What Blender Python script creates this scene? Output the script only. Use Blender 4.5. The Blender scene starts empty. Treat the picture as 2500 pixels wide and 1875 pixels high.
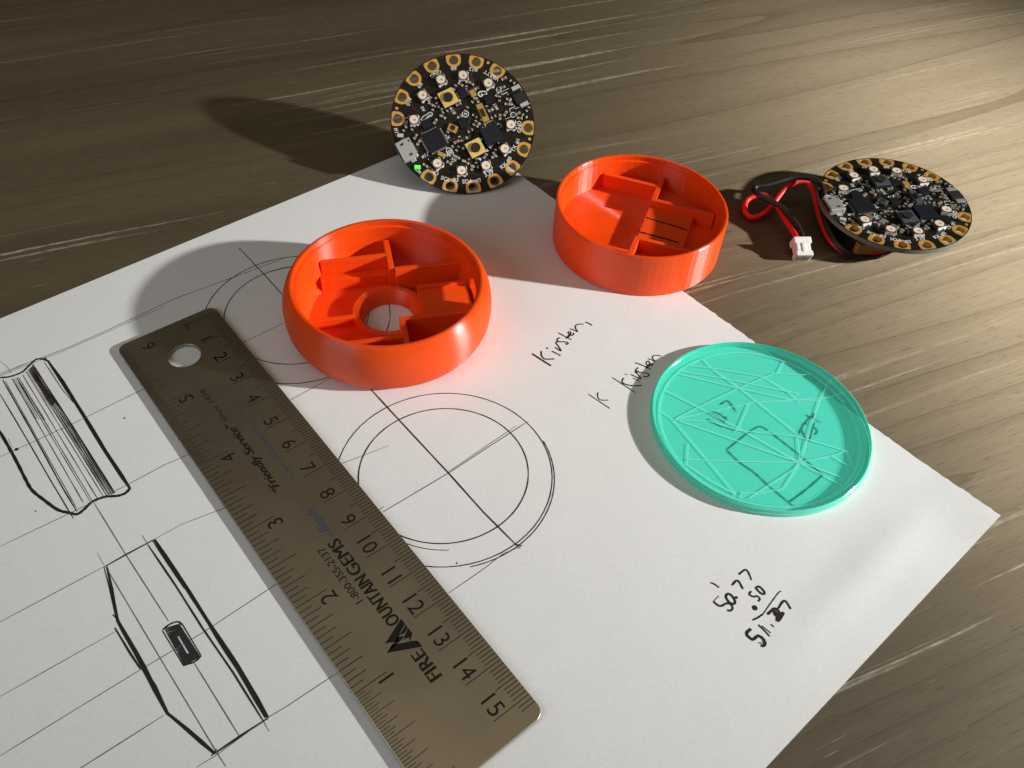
import bpy, bmesh, math, random
from mathutils import Vector, Matrix
random.seed(7)
S = 0.001                                   # everything below is written in millimetres
sc = bpy.context.scene

# ------------------------------------------------------------------ camera (solved from the ruler's own scale)
CAM = Vector((-8.96532, -166.29415, 185.98407))
W = Matrix(((0.99883, 0.0, 0.04841), (0.03234, -0.74407, -0.66732), (0.03602, 0.66811, -0.74319)))
FPX = 2099.24
cd = bpy.data.cameras.new("camera"); cam = bpy.data.objects.new("camera", cd); sc.collection.objects.link(cam)
rt, dn, fw = Vector(W[0]), Vector(W[1]), Vector(W[2])
cam.matrix_world = Matrix.Translation(CAM * S) @ Matrix((rt, -dn, -fw)).transposed().to_4x4()
cd.sensor_fit = 'HORIZONTAL'; cd.sensor_width = 36; cd.lens = FPX / 2500 * 36
cd.clip_start = 0.005; cd.clip_end = 20
sc.camera = cam

# ------------------------------------------------------------------ light: low sun through a window, dim warm room
EL, AZ = math.radians(22.6), math.radians(-9)
TOL = Vector((math.cos(EL) * math.cos(AZ), math.cos(EL) * math.sin(AZ), math.sin(EL)))   # towards the light
sc.world = bpy.data.worlds.new("World"); sc.world.use_nodes = True
wn = sc.world.node_tree; wn.nodes.clear()
wo = wn.nodes.new('ShaderNodeOutputWorld'); wb = wn.nodes.new('ShaderNodeBackground')
wc = wn.nodes.new('ShaderNodeTexCoord'); wx = wn.nodes.new('ShaderNodeSeparateXYZ'); wr = wn.nodes.new('ShaderNodeValToRGB')
wn.links.new(wc.outputs['Generated'], wx.inputs[0]); wn.links.new(wx.outputs['Z'], wr.inputs[0])
wn.links.new(wr.outputs[0], wb.inputs[0]); wn.links.new(wb.outputs[0], wo.inputs[0])
e = wr.color_ramp.elements
e[0].position = 0.0; e[0].color = (0.060, 0.046, 0.033, 1)
e[1].position = 1.0; e[1].color = (0.80, 0.66, 0.52, 1)
q = wr.color_ramp.elements.new(0.74); q.color = (0.036, 0.029, 0.021, 1)
q = wr.color_ramp.elements.new(0.88); q.color = (0.27, 0.215, 0.155, 1)
wb.inputs[1].default_value = 0.72

AIM = Vector((275, 18, 0)); LD = 1700.0
sl = bpy.data.lights.new("window_sun", 'SPOT'); so = bpy.data.objects.new("window_sun", sl); sc.collection.objects.link(so)
so.location = (AIM + TOL * LD) * S
so.rotation_euler = (-TOL).to_track_quat('-Z', 'Y').to_euler()
sl.energy = 318; sl.color = (0.995, 0.99, 0.965); sl.shadow_soft_size = 0.030
sl.spot_size = math.radians(15.4); sl.spot_blend = 1.0; so.scale = (1.26, 0.9, 1.0)

# fill lamp added close by: soft cool light on the near left
al = bpy.data.lights.new("cool_fill", 'AREA'); ao = bpy.data.objects.new("cool_fill", al); sc.collection.objects.link(ao)
al.shape = 'RECTANGLE'; al.size = 0.3; al.size_y = 0.3; al.energy = 0.68; al.color = (0.80, 0.92, 1.0)
ao.location = (-0.36, -0.30, 0.26); ao.rotation_euler = (Vector((-.10, -.06, 0)) - Vector(ao.location)).to_track_quat('-Z', 'Y').to_euler()

vs = sc.view_settings
vs.view_transform = 'Standard'; vs.look = 'None'; vs.gamma = 1; vs.exposure = 0.0; vs.use_curve_mapping = False
sc.cycles.use_denoising = True
sc.cycles.max_bounces = 10; sc.cycles.transparent_max_bounces = 16
sc.cycles.caustics_reflective = False; sc.cycles.caustics_refractive = False

# ------------------------------------------------------------------ helpers
def p2w(px, py, z=0.0):
    d = W.transposed() @ Vector(((px - 1250) / FPX, (py - 937.5) / FPX, 1))
    return CAM + d * ((z - CAM.z) / d.z)
def Z(pts, reg, wid):                        # picture points noted in an enlarged crop -> photo pixels
    k = (reg[2] - reg[0]) / wid
    return [(reg[0] + x * k, reg[1] + y * k) for x, y in pts]
def link(o, parent=None):
    sc.collection.objects.link(o); o.parent = parent; return o
def mesh_obj(name, V, F, mat, parent=None, smooth=False, scale=S):
    me = bpy.data.meshes.new(name); me.from_pydata([tuple(Vector(v) * scale) for v in V], [], F); me.update()
    if smooth: me.polygons.foreach_set('use_smooth', [True] * len(me.polygons))
    if mat: me.materials.append(mat)
    return link(bpy.data.objects.new(name, me), parent)
def bm_obj(name, bm, mat, parent=None, smooth=False):
    bmesh.ops.recalc_face_normals(bm, faces=bm.faces)
    me = bpy.data.meshes.new(name); bm.to_mesh(me); bm.free()
    me.transform(Matrix.Scale(S, 4))
    if smooth: me.polygons.foreach_set('use_smooth', [True] * len(me.polygons))
    if mat: me.materials.append(mat)
    return link(bpy.data.objects.new(name, me), parent)
def empty(name, loc, label, cat, group=None, kind=None):
    o = bpy.data.objects.new(name, None); o.empty_display_size = 0.005; o.location = Vector(loc) * S
    link(o); tag(o, label, cat, group); return o
def tag(o, label, cat, group=None):
    o['label'] = label; o['category'] = cat
    if group: o['group'] = group
def autosmooth(o, deg=35):
    me = o.data
    me.polygons.foreach_set('use_smooth', [True] * len(me.polygons))
    me.set_sharp_from_angle(angle=math.radians(deg))
def box(bm, cx, cy, z0, z1, sx, sy, rot=0.0, bev=0.0):
    g = bmesh.ops.create_cube(bm, size=1.0)
    vs_ = g['verts']
    M = Matrix.Translation((cx, cy, (z0 + z1) / 2)) @ Matrix.Rotation(rot, 4, 'Z') @ Matrix.Diagonal((sx, sy, z1 - z0, 1))
    bmesh.ops.transform(bm, matrix=M, verts=vs_)
    if bev:
        es = list({e_ for v in vs_ for e_ in v.link_edges})
        bmesh.ops.bevel(bm, geom=es, offset=bev, segments=2, affect='EDGES', profile=0.5)
def boxobj(name, mat, parent, cx, cy, z0, z1, sx, sy, rot=0.0, bev=0.0):
    bm = bmesh.new(); box(bm, cx, cy, z0, z1, sx, sy, rot, bev); return bm_obj(name, bm, mat, parent)
def cyl(bm, cx, cy, z0, z1, r, n=24, r2=None):
    g = bmesh.ops.create_cone(bm, cap_ends=True, segments=n, radius1=r, radius2=r if r2 is None else r2, depth=z1 - z0)
    bmesh.ops.translate(bm, verts=g['verts'], vec=(cx, cy, (z0 + z1) / 2))
def catmull(P, n=6, closed=False):
    if len(P) < 3: return list(P)
    out = []; N = len(P)
    for i in range(N if closed else N - 1):
        a, b, c, d = (P[(i - 1) % N] if (closed or i) else P[0]), P[i], P[(i + 1) % N], (P[(i + 2) % N] if (closed or i + 2 < N) else P[-1])
        for k in range(n):
            t = k / n
            out.append(0.5 * ((2 * b) + (c - a) * t + (2 * a - 5 * b + 4 * c - d) * t * t + (3 * b - a - 3 * c + d) * t ** 3))
    if not closed: out.append(P[-1])
    return out
class Ink:
    """collects flat pen strokes (ribbons) lying on a surface z = zf(x, y)"""
    def __init__(s, zf): s.V = []; s.F = []; s.zf = zf; s.k = 0
    def stroke(s, P, w, smooth=True, closed=False, jit=0.10, taper=True):
        P = [Vector((p[0], p[1])) for p in P]
        if smooth: P = catmull(P, 6, closed)
        else:                                  # subdivide straight lines so they follow the sheet and wobble a little
            Q = []
            for a, b in zip(P[:-1], P[1:]):
                n = max(1, int((b - a).length / 4))
                Q += [a.lerp(b, i / n) for i in range(n)]
            P = Q + [P[-1]]
        n = len(P); b0 = len(s.V); ph = random.uniform(0, 9); s.k += 1
        for i, p in enumerate(P):
            t = (P[(i + 1) % n] - P[i - 1]) if closed else (P[min(i + 1, n - 1)] - P[max(i - 1, 0)])
            if t.length < 1e-9: t = Vector((1, 0))
            t.normalize(); nn = Vector((-t.y, t.x))
            ww = w * (1 + jit * math.sin(i * 1.7 + ph) + jit * random.uniform(-.6, .6))
            if taper and not closed and (i == 0 or i == n - 1): ww *= 0.6
            for sg in (1, -1):
                q_ = p + nn * ww * 0.5 * sg
                s.V.append((q_.x, q_.y, s.zf(q_.x, q_.y) + 0.004 * (s.k % 6)))
        for i in range(n if closed else n - 1):
            a = b0 + 2 * i; b = b0 + 2 * ((i + 1) % n)
            s.F.append((a, a + 1, b + 1, b))
    def dot(s, c, r, n=10):
        b0 = len(s.V); s.k += 1
        for i in range(n):
            a = 2 * math.pi * i / n; x, y = c[0] + r * math.cos(a), c[1] + r * math.sin(a)
            s.V.append((x, y, s.zf(x, y) + 0.004 * (s.k % 6)))
        s.F.append(tuple(range(b0, b0 + n)))
    def poly(s, P):
        b0 = len(s.V); s.k += 1
        for p in P: s.V.append((p[0], p[1], s.zf(p[0], p[1]) + 0.004 * (s.k % 6)))
        s.F.append(tuple(range(b0, b0 + len(P))))
    def build(s, name, mat, parent):
        return mesh_obj(name, s.V, s.F, mat, parent)
_txtcache = {}
def text_mesh(body, bold=0.0, shear=0.0):
    """flat triangles of the built-in font: verts normalised so that cap height = 1, x from 0"""
    key = (body, bold, shear)
    if key in _txtcache: return _txtcache[key]
    c = bpy.data.curves.new("t", 'FONT'); c.body = body; c.size = 1.0; c.offset = bold; c.shear = shear; c.resolution_u = 3
    o = bpy.data.objects.new("t", c); sc.collection.objects.link(o)
    dg = bpy.context.evaluated_depsgraph_get(); me = bpy.data.meshes.new_from_object(o.evaluated_get(dg))
    V = [v.co.copy() for v in me.vertices]; F = [tuple(p.vertices) for p in me.polygons]
    bpy.data.objects.remove(o); bpy.data.curves.remove(c); bpy.data.meshes.remove(me)
    x0 = min(v.x for v in V); x1 = max(v.x for v in V)
    _txtcache[key] = ([((v.x - x0) / .69, v.y / .69) for v in V], F, (x1 - x0) / .69)
    return _txtcache[key]
def put_text(buf, body, org, adv, up, h, width=None, align='L', bold=0.0, shear=0.0, z=0.0):
    V, F, w = text_mesh(body, bold, shear); sx = h if width is None else width / w
    off = {'L': 0, 'R': -w * sx, 'C': -w * sx / 2}[align]
    org, adv, up = Vector(org), Vector(adv), Vector(up); b0 = len(buf[0])
    for x, y in V:
        p = org + adv * (x * sx + off) + up * (y * h); buf[0].append((p.x, p.y, z))
    buf[1].extend(tuple(b0 + i for i in f) for f in F)

# ------------------------------------------------------------------ materials
def mat(name, col, rough=0.5, metal=0.0, spec=0.5, **kw):
    m = bpy.data.materials.new(name); m.use_nodes = True
    b = m.node_tree.nodes['Principled BSDF']
    b.inputs['Base Color'].default_value = (*col, 1); b.inputs['Roughness'].default_value = rough
    b.inputs['Metallic'].default_value = metal; b.inputs['Specular IOR Level'].default_value = spec
    for k, v in kw.items(): b.inputs[k.replace('_', ' ')].default_value = v
    return m
def N(m, t, **kw):
    n = m.node_tree.nodes.new(t)
    for k, v in kw.items(): setattr(n, k, v)
    return n
def L(m, a, b): m.node_tree.links.new(a, b)
def B(m): return m.node_tree.nodes['Principled BSDF']
def ramp(m, *st):
    r = N(m, 'ShaderNodeValToRGB'); el = r.color_ramp.elements
    while len(el) < len(st): el.new(0.5)
    for e_, (p, c) in zip(el, st): e_.position = p; e_.color = (*c, 1) if len(c) == 3 else c
    return r
def coords(m, scale=(1, 1, 1), rot=0.0):
    t = N(m, 'ShaderNodeTexCoord'); mp = N(m, 'ShaderNodeMapping')
    mp.inputs['Scale'].default_value = scale; mp.inputs['Rotation'].default_value = (0, 0, rot)
    L(m, t.outputs['Object'], mp.inputs[0]); return mp.outputs[0]
def noise(m, vec, scale, detail=4, rough=0.55, dist=0.0):
    n = N(m, 'ShaderNodeTexNoise'); n.inputs['Scale'].default_value = scale; n.inputs['Detail'].default_value = detail
    n.inputs['Roughness'].default_value = rough; n.inputs['Distortion'].default_value = dist
    L(m, vec, n.inputs['Vector']); return n.outputs['Fac']
def mix(m, f, a, b, mode='MIX'):
    x = N(m, 'ShaderNodeMix', data_type='RGBA', blend_type=mode)
    for s_, v in ((x.inputs[0], f), (x.inputs[6], a), (x.inputs[7], b)):
        if isinstance(v, (int, float)): s_.default_value = v
        elif isinstance(v, tuple): s_.default_value = (*v, 1)
        else: L(m, v, s_)
    return x.outputs[2]
def bump(m, h, strength=0.3, dist=0.0001):
    b = N(m, 'ShaderNodeBump'); b.inputs['Strength'].default_value = strength; b.inputs['Distance'].default_value = dist
    L(m, h, b.inputs['Height']); L(m, b.outputs[0], B(m).inputs['Normal']); return b

# lacquered grey-brown veneer: long grain, pale streaks painted in for glints off the pores, dark cracks
m_wood = mat("wood_veneer", (.15, .11, .06), 0.5, spec=0.5)
GR = -math.radians(24)
g0 = coords(m_wood, (1, 1, 1), GR)
wob = N(m_wood, 'ShaderNodeTexNoise'); wob.inputs['Scale'].default_value = 5; wob.inputs['Detail'].default_value = 2
L(m_wood, g0, wob.inputs['Vector'])
wa = N(m_wood, 'ShaderNodeVectorMath', operation='MULTIPLY_ADD'); wa.inputs[1].default_value = (0, .012, 0)
L(m_wood, wob.outputs['Color'], wa.inputs[0]); L(m_wood, g0, wa.inputs[2])
def gmap(sx, sy, ox=0.0):
    mp = N(m_wood, 'ShaderNodeMapping'); mp.inputs['Scale'].default_value = (sx, sy, 1); mp.inputs['Location'].default_value = (ox, ox * 1.7, 0)
    L(m_wood, wa.outputs[0], mp.inputs[0]); return mp.outputs[0]
broad = noise(m_wood, gmap(3, 26), 1.0, 5, .6)
fine = noise(m_wood, gmap(55, 1300), 1.0, 4, .65)
cB = ramp(m_wood, (.30, (.060, .044, .023)), (.5, (.089, .067, .036)), (.72, (.120, .093, .051))); L(m_wood, broad, cB.inputs[0])
cF = ramp(m_wood, (.28, (.86, .85, .83)), (.55, (1, 1, 1)), (.78, (1.10, 1.095, 1.085))); L(m_wood, fine, cF.inputs[0])
cn = N(m_wood, 'ShaderNodeMath', operation='MULTIPLY'); cn.inputs[1].default_value = 20; L(m_wood, noise(m_wood, gmap(.55, 13, 2.2), 1.0, 1.5, .4), cn.inputs[0])
cf = N(m_wood, 'ShaderNodeMath', operation='FRACT'); L(m_wood, cn.outputs[0], cf.inputs[0])
cC = ramp(m_wood, (0, (.60, .57, .53)), (.07, (.86, .84, .81)), (.45, (1.04, 1.03, 1.02)), (1, (.97, .965, .955))); L(m_wood, cf.outputs[0], cC.inputs[0])
base = mix(m_wood, 1.0, cB.outputs[0], cF.outputs[0], 'MULTIPLY')
base = mix(m_wood, .55, base, mix(m_wood, 1.0, base, cC.outputs[0], 'MULTIPLY'))
st1 = ramp(m_wood, (.585, (0, 0, 0)), (.66, (1, 1, 1))); L(m_wood, noise(m_wood, gmap(4.5, 330, 3.3), 1.0, 3, .5), st1.inputs[0])
st2 = ramp(m_wood, (.46, (.03, .03, .03)), (.62, (1, 1, 1))); L(m_wood, noise(m_wood, gmap(3.2, 24, 7.1), 1.0, 3, .5), st2.inputs[0])
stk = mix(m_wood, 1.0, st1.outputs[0], st2.outputs[0], 'MULTIPLY')
brk = ramp(m_wood, (.35, (0.25, .25, .25)), (.6, (1, 1, 1))); L(m_wood, noise(m_wood, gmap(260, 900, 1.9), 1.0, 2, .6), brk.inputs[0])
stk = mix(m_wood, 1.0, stk, brk.outputs[0], 'MULTIPLY')
fl = ramp(m_wood, (.70, (0, 0, 0)), (.78, (.55, .55, .55))); L(m_wood, noise(m_wood, gmap(75, 1700, 9.7), 1.0, 2, .5), fl.inputs[0])
stk = mix(m_wood, 1.0, stk, fl.outputs[0], 'LIGHTEN')
bs = mix(m_wood, stk, base, (.42, .385, .30))  # gloss glints laid in as pale colour, along with light flecks
po = ramp(m_wood, (.30, (.55, .53, .50)), (.40, (1, 1, 1))); L(m_wood, noise(m_wood, gmap(150, 2300, 4.4), 1.0, 2, .5), po.inputs[0])
bs = mix(m_wood, .8, bs, mix(m_wood, 1.0, bs, po.outputs[0], 'MULTIPLY'))
ck = ramp(m_wood, (.262, (1, 1, 1)), (.285, (0, 0, 0))); L(m_wood, noise(m_wood, gmap(3.5, 55, 5.7), 1.0, 2, .4), ck.inputs[0])
L(m_wood, mix(m_wood, ck.outputs[0], bs, (.03, .022, .013)), B(m_wood).inputs['Base Color'])
rr = ramp(m_wood, (.3, (.62, .62, .62)), (.7, (.52, .52, .52))); L(m_wood, fine, rr.inputs[0]); L(m_wood, rr.outputs[0], B(m_wood).inputs['Roughness'])
bump(m_wood, fine, .15, .00012)
# the fibres under the lacquer give a long sheen across the grain
gl = N(m_wood, 'ShaderNodeBsdfAnisotropic'); gl.inputs['Roughness'].default_value = .74; gl.inputs['Anisotropy'].default_value = .74
tv = N(m_wood, 'ShaderNodeCombineXYZ'); tv.inputs[0].default_value = math.cos(-GR); tv.inputs[1].default_value = math.sin(-GR); L(m_wood, tv.outputs[0], gl.inputs['Tangent'])
L(m_wood, mix(m_wood, 1.0, mix(m_wood, .7, mix(m_wood, .7, cF.outputs[0], cC.outputs[0], 'MULTIPLY'), po.outputs[0], 'MULTIPLY'), (.90, .75, .53), 'MULTIPLY'), gl.inputs['Color'])
mx = N(m_wood, 'ShaderNodeMixShader'); mx.inputs[0].default_value = .088
L(m_wood, B(m_wood).outputs[0], mx.inputs[1]); L(m_wood, gl.outputs[0], mx.inputs[2]); L(m_wood, mx.outputs[0], m_wood.node_tree.nodes['Material Output'].inputs[0])

m_paper = mat("drawing_paper", (.80, .79, .765), 0.85, spec=0.25)
pc = coords(m_paper)
pr = ramp(m_paper, (.3, (.77, .77, .755)), (.7, (.82, .82, .81))); L(m_paper, noise(m_paper, pc, 900, 4, .6), pr.inputs[0]); L(m_paper, pr.outputs[0], B(m_paper).inputs['Base Color'])
bp = bump(m_paper, noise(m_paper, pc, 2600, 4, .6), .5, .00006)
bq = N(m_paper, 'ShaderNodeBump'); bq.inputs['Strength'].default_value = .22; bq.inputs['Distance'].default_value = .0012
L(m_paper, noise(m_paper, pc, 38, 2, .5), bq.inputs['Height']); L(m_paper, bq.outputs[0], bp.inputs['Normal'])

m_ink = mat("black_pen", (.012, .011, .012), 0.55)
m_pencil = mat("pencil_grey", (.10, .095, .095), 0.6)
m_fill = mat("pen_hatching", (.022, .02, .024), 0.55)

m_steel = mat("brushed_steel", (.62, .53, .37), 0.38, 1.0)
sv = coords(m_steel)
sn = noise(m_steel, sv, 1.0, 3, .6)
mp = N(m_steel, 'ShaderNodeMapping'); mp.inputs['Scale'].default_value = (500, 9000, 1); L(m_steel, sv, mp.inputs[0])
bn = noise(m_steel, mp.outputs[0], 1.0, 3, .6)
blot = noise(m_steel, sv, 45, 3, .5)
cr = ramp(m_steel, (.35, (.38, .345, .27)), (.65, (.45, .41, .315))); L(m_steel, blot, cr.inputs[0]); L(m_steel, cr.outputs[0], B(m_steel).inputs['Base Color'])
r2_ = ramp(m_steel, (.3, (.30, .30, .30)), (.7, (.46, .46, .46))); L(m_steel, bn, r2_.inputs[0]); L(m_steel, r2_.outputs[0], B(m_steel).inputs['Roughness'])
bump(m_steel, bn, .25, .00004)
m_etch = mat("etched_black", (.012, .010, .007), 0.7, spec=.15)
m_blue = mat("printed_slate_blue", (.045, .055, .085), 0.7, spec=.15)

def plastic(name, col, dark, aniso=1.0, r0=.29, r1=.46, spec=.65):
    m = mat(name, col, 0.36, spec=spec)
    v = coords(m)
    w = N(m, 'ShaderNodeTexWave', wave_type='BANDS', bands_direction='Z'); w.inputs['Scale'].default_value = 1150; w.inputs['Distortion'].default_value = 1.2; w.inputs['Detail'].default_value = 2; w.inputs['Detail Scale'].default_value = .3
    L(m, v, w.inputs['Vector'])
    lm_ = N(m, 'ShaderNodeMapping'); lm_.inputs['Scale'].default_value = (40, 40, 1500); L(m, v, lm_.inputs[0])
    nl = noise(m, lm_.outputs[0], 1.0, 3, .6)
    na = N(m, 'ShaderNodeMath', operation='MULTIPLY_ADD'); na.inputs[1].default_value = .5; L(m, noise(m, v, 160, 4, .6), na.inputs[0])
    nb = N(m, 'ShaderNodeMath', operation='MULTIPLY'); nb.inputs[1].default_value = .5; L(m, nl, nb.inputs[0]); L(m, nb.outputs[0], na.inputs[2])
    n_ = na.outputs[0]
    c_ = ramp(m, (.3, dark), (.7, col)); L(m, n_, c_.inputs[0]); L(m, c_.outputs[0], B(m).inputs['Base Color'])
    sp = noise(m, v, 2200, 2, .5)
    rg = ramp(m, (.35, (r0, r0, r0)), (.7, (r1, r1, r1))); L(m, sp, rg.inputs[0]); L(m, rg.outputs[0], B(m).inputs['Roughness'])
    ad = N(m, 'ShaderNodeMath', operation='ADD'); L(m, w.outputs['Fac'], ad.inputs[0])
    ml = N(m, 'ShaderNodeMath', operation='MULTIPLY'); ml.inputs[1].default_value = .6; L(m, sp, ml.inputs[0]); L(m, ml.outputs[0], ad.inputs[1])
    bump(m, ad.outputs[0], .35, .00006)
    tg = N(m, 'ShaderNodeTangent', direction_type='RADIAL', axis='Z'); L(m, tg.outputs[0], B(m).inputs['Tangent']); B(m).inputs['Anisotropic'].default_value = aniso; B(m).inputs['Anisotropic Rotation'].default_value = .25
    B(m).inputs['Subsurface Weight'].default_value = .12; B(m).inputs['Subsurface Radius'].default_value = (.002, .0005, .0002); B(m).inputs['Subsurface Scale'].default_value = 1
    return m
m_orange = plastic("orange_print", (.93, .092, .006), (.80, .062, .004))
m_orange2 = plastic("orange_print_inside", (.93, .092, .006), (.80, .062, .004), 0.0, .34, .5, .4)
m_marker = mat("black_marker", (.02, .012, .01), 0.5)

# tinted acrylic: broad faces let tinted light through, sawn edges are milky and nearly opaque
def acryl(name, tint, body, f):
    m = bpy.data.materials.new(name); m.use_nodes = True; n = m.node_tree; n.nodes.clear()
    o = n.nodes.new('ShaderNodeOutputMaterial'); t = n.nodes.new('ShaderNodeBsdfTransparent'); t.inputs[0].default_value = (*tint, 1)
    p = n.nodes.new('ShaderNodeBsdfPrincipled'); p.inputs['Base Color'].default_value = (*body, 1); p.inputs['Roughness'].default_value = .12
    x = n.nodes.new('ShaderNodeMixShader'); x.inputs[0].default_value = f
    n.links.new(t.outputs[0], x.inputs[1]); n.links.new(p.outputs[0], x.inputs[2]); n.links.new(x.outputs[0], o.inputs[0]); return m
m_acr = acryl("mint_acrylic_face", (.66, .995, .95), (.13, .92, .74), .22)
m_acre = acryl("mint_acrylic_edge", (.30, .95, .70), (.15, .70, .56), .90)
m_frost = acryl("frosted_engraving", (.86, 1.0, .97), (.86, .99, .95), .78)
m_mgreen = acryl("marker_on_acrylic", (.25, .45, .38), (.008, .03, .025), .78)

m_mask = mat("black_solder_mask", (.012, .010, .007), 0.34, spec=0.28)
mk = ramp(m_mask, (.35, (.008, .007, .005)), (.6, (.014, .011, .007)), (.75, (.030, .021, .009))); L(m_mask, noise(m_mask, coords(m_mask), 230, 3, .5), mk.inputs[0]); L(m_mask, mk.outputs[0], B(m_mask).inputs['Base Color'])
m_fr4 = mat("board_edge", (.19, .185, .16), 0.5)
m_gold = mat("gold_plating", (.86, .50, .13), 0.33, 0.55)
m_silk = mat("white_silkscreen", (.72, .72, .70), 0.6)
m_chip = mat("black_chip", (.010, .011, .015), 0.45, spec=.3)
m_navy = mat("dark_blue_black_plastic", (.010, .012, .020), 0.4, spec=.35)
m_tin = mat("solder_tin", (.86, .86, .84), 0.28, .75)
m_usb = mat("usb_shell", (.60, .60, .58), 0.38, .6)
m_dark = mat("slot_black", (.01, .009, .008), 0.6)
m_warmplate = mat("warm_reflection_plate", (.93, .66, .20), 0.40, .35)  # gold colour stands in for a warm reflection on steel plates
m_gunm = mat("grey_button_plate", (.10, .105, .11), 0.38, .3)
m_ledb = mat("led_body", (.10, .068, .045), 0.35)
m_ledw = mat("led_rim_white", (.80, .78, .74), 0.4)
m_lens = mat("led_lens", (.80, .70, .60), 0.22, spec=.6)
m_die = mat("led_die", (.50, .30, .08), 0.4)
m_amber = mat("amber_part", (.55, .32, .08), 0.4, .3)  # on switch, microphone and light sensor the amber stands in for warm reflections
m_cap = mat("tan_capacitor", (.20, .13, .075), 0.5)
m_res = mat("black_resistor", (.02, .02, .02), 0.4)
m_glow = mat("lit_green_led", (.1, .6, .1), 0.4); B(m_glow).inputs['Emission Color'].default_value = (.12, 1, .08, 1); B(m_glow).inputs['Emission Strength'].default_value = .7
m_off = mat("unlit_led", (.55, .56, .50), 0.35)
m_redw = mat("red_wire", (.76, .018, .012), 0.5, spec=.5)
m_blkw = mat("black_wire", (.010, .009, .009), 0.45, spec=.5)
m_white = mat("white_nylon", (.82, .79, .76), 0.45); B(m_white).inputs['Subsurface Weight'].default_value = .15; B(m_white).inputs['Subsurface Radius'].default_value = (.001, .001, .001); B(m_white).inputs['Subsurface Scale'].default_value = 1
m_cell = mat("battery_foil", (.035, .032, .030), 0.4)
m_tape = mat("amber_tape", (.33, .155, .030), 0.3)

# ------------------------------------------------------------------ table
TZ = -0.14
bm = bmesh.new(); box(bm, 30, 120, TZ - 30, TZ, 1500, 1200, 0, 1.0)
table = bm_obj("table_top", bm, m_wood); table['kind'] = 'structure'

# ------------------------------------------------------------------ sketch sheet
PA = Vector((-21.27, 134.26)); ua = math.radians(-49.35)
PU = Vector((math.cos(ua), math.sin(ua))); PV = Vector((PU.y, -PU.x))      # PU along the torn edge, PV down the sheet
PWID, PLEN = 230.6, 304.8
def sm(a, b, x):
    t = max(0.0, min(1.0, (x - a) / (b - a))); return t * t * (3 - 2 * t)
def paper_z(x, y):
    d = Vector((x, y)) - PA; u, v = d.dot(PU), d.dot(PV)
    z = 0.8 * sm(208, 234, u) * sm(56, 4, v) * (0.6 + .4 * math.cos(v * .16))       # lifted corner
    z += 0.5 * math.exp(-((u - 217) / 5.5) ** 2 - ((v - 40) / 26) ** 2)                # soft dent beside it
    z += 0.35 * sm(180, 245, v) * (0.5 + 0.5 * math.sin(u * .045 + v * .02))
    return z
NU, NV = 150, 110
V = []; F = []
rj = [random.gauss(0, 1) for _ in range(NU + 1)]
for j in range(NV + 1):
    for i in range(NU + 1):
        u, v = PWID * i / NU, PLEN * j / NV
        if j == 0: v += 0.10 * rj[i] + 0.14 * ((i % 2) - .5)                           # rough perforated edge
        p = PA + PU * u + PV * v; V.append((p.x, p.y, paper_z(p.x, p.y)))
nt = len(V)
for j in range(NV):
    for i in range(NU):
        a = j * (NU + 1) + i; F.append((a, a + NU + 1, a + NU + 2, a + 1))
rim_ = [i for i in range(NU + 1)] + [j * (NU + 1) + NU for j in range(1, NV + 1)] + [NV * (NU + 1) + i for i in range(NU - 1, -1, -1)] + [j * (NU + 1) for j in range(NV - 1, 0, -1)]
for k in rim_: V.append((V[k][0], V[k][1], V[k][2] - 0.12))
nr = len(rim_)
for k in range(nr): F.append((rim_[k], rim_[(k + 1) % nr], nt + (k + 1) % nr, nt + k))
sheet = empty("sketch_sheet", (PA.x, PA.y, 0), "large white drawing paper sheet with pen sketches and one rough torn edge", "paper")
def under(parent_loc):
    off = Vector(parent_loc)
    def f(o): o.location = -off * S; return o
    return f
ush = under((PA.x, PA.y, 0))
o = ush(mesh_obj("paper", V, F, m_paper, sheet)); autosmooth(o, 30)
zi = lambda x, y: paper_z(x, y) + 0.03
px2 = lambda pts: [p2w(*q_)[:2] for q_ in pts]

RA, RB, RC, RD = (0, 850, 400, 1300), (200, 1280, 700, 1875), (1260, 760, 1700, 1040), (1680, 1350, 2000, 1650)
A_ = lambda *p: px2(Z(p, RA, 1475)); B_ = lambda *p: px2(Z(p, RB, 1394)); C_ = lambda *p: px2(Z(p, RC, 2212)); D_ = lambda *p: px2(Z(p, RD, 1770))
MM = .31                                        # ink width scale helper: photo px -> about mm on the sheet is 1/6.5
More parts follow.
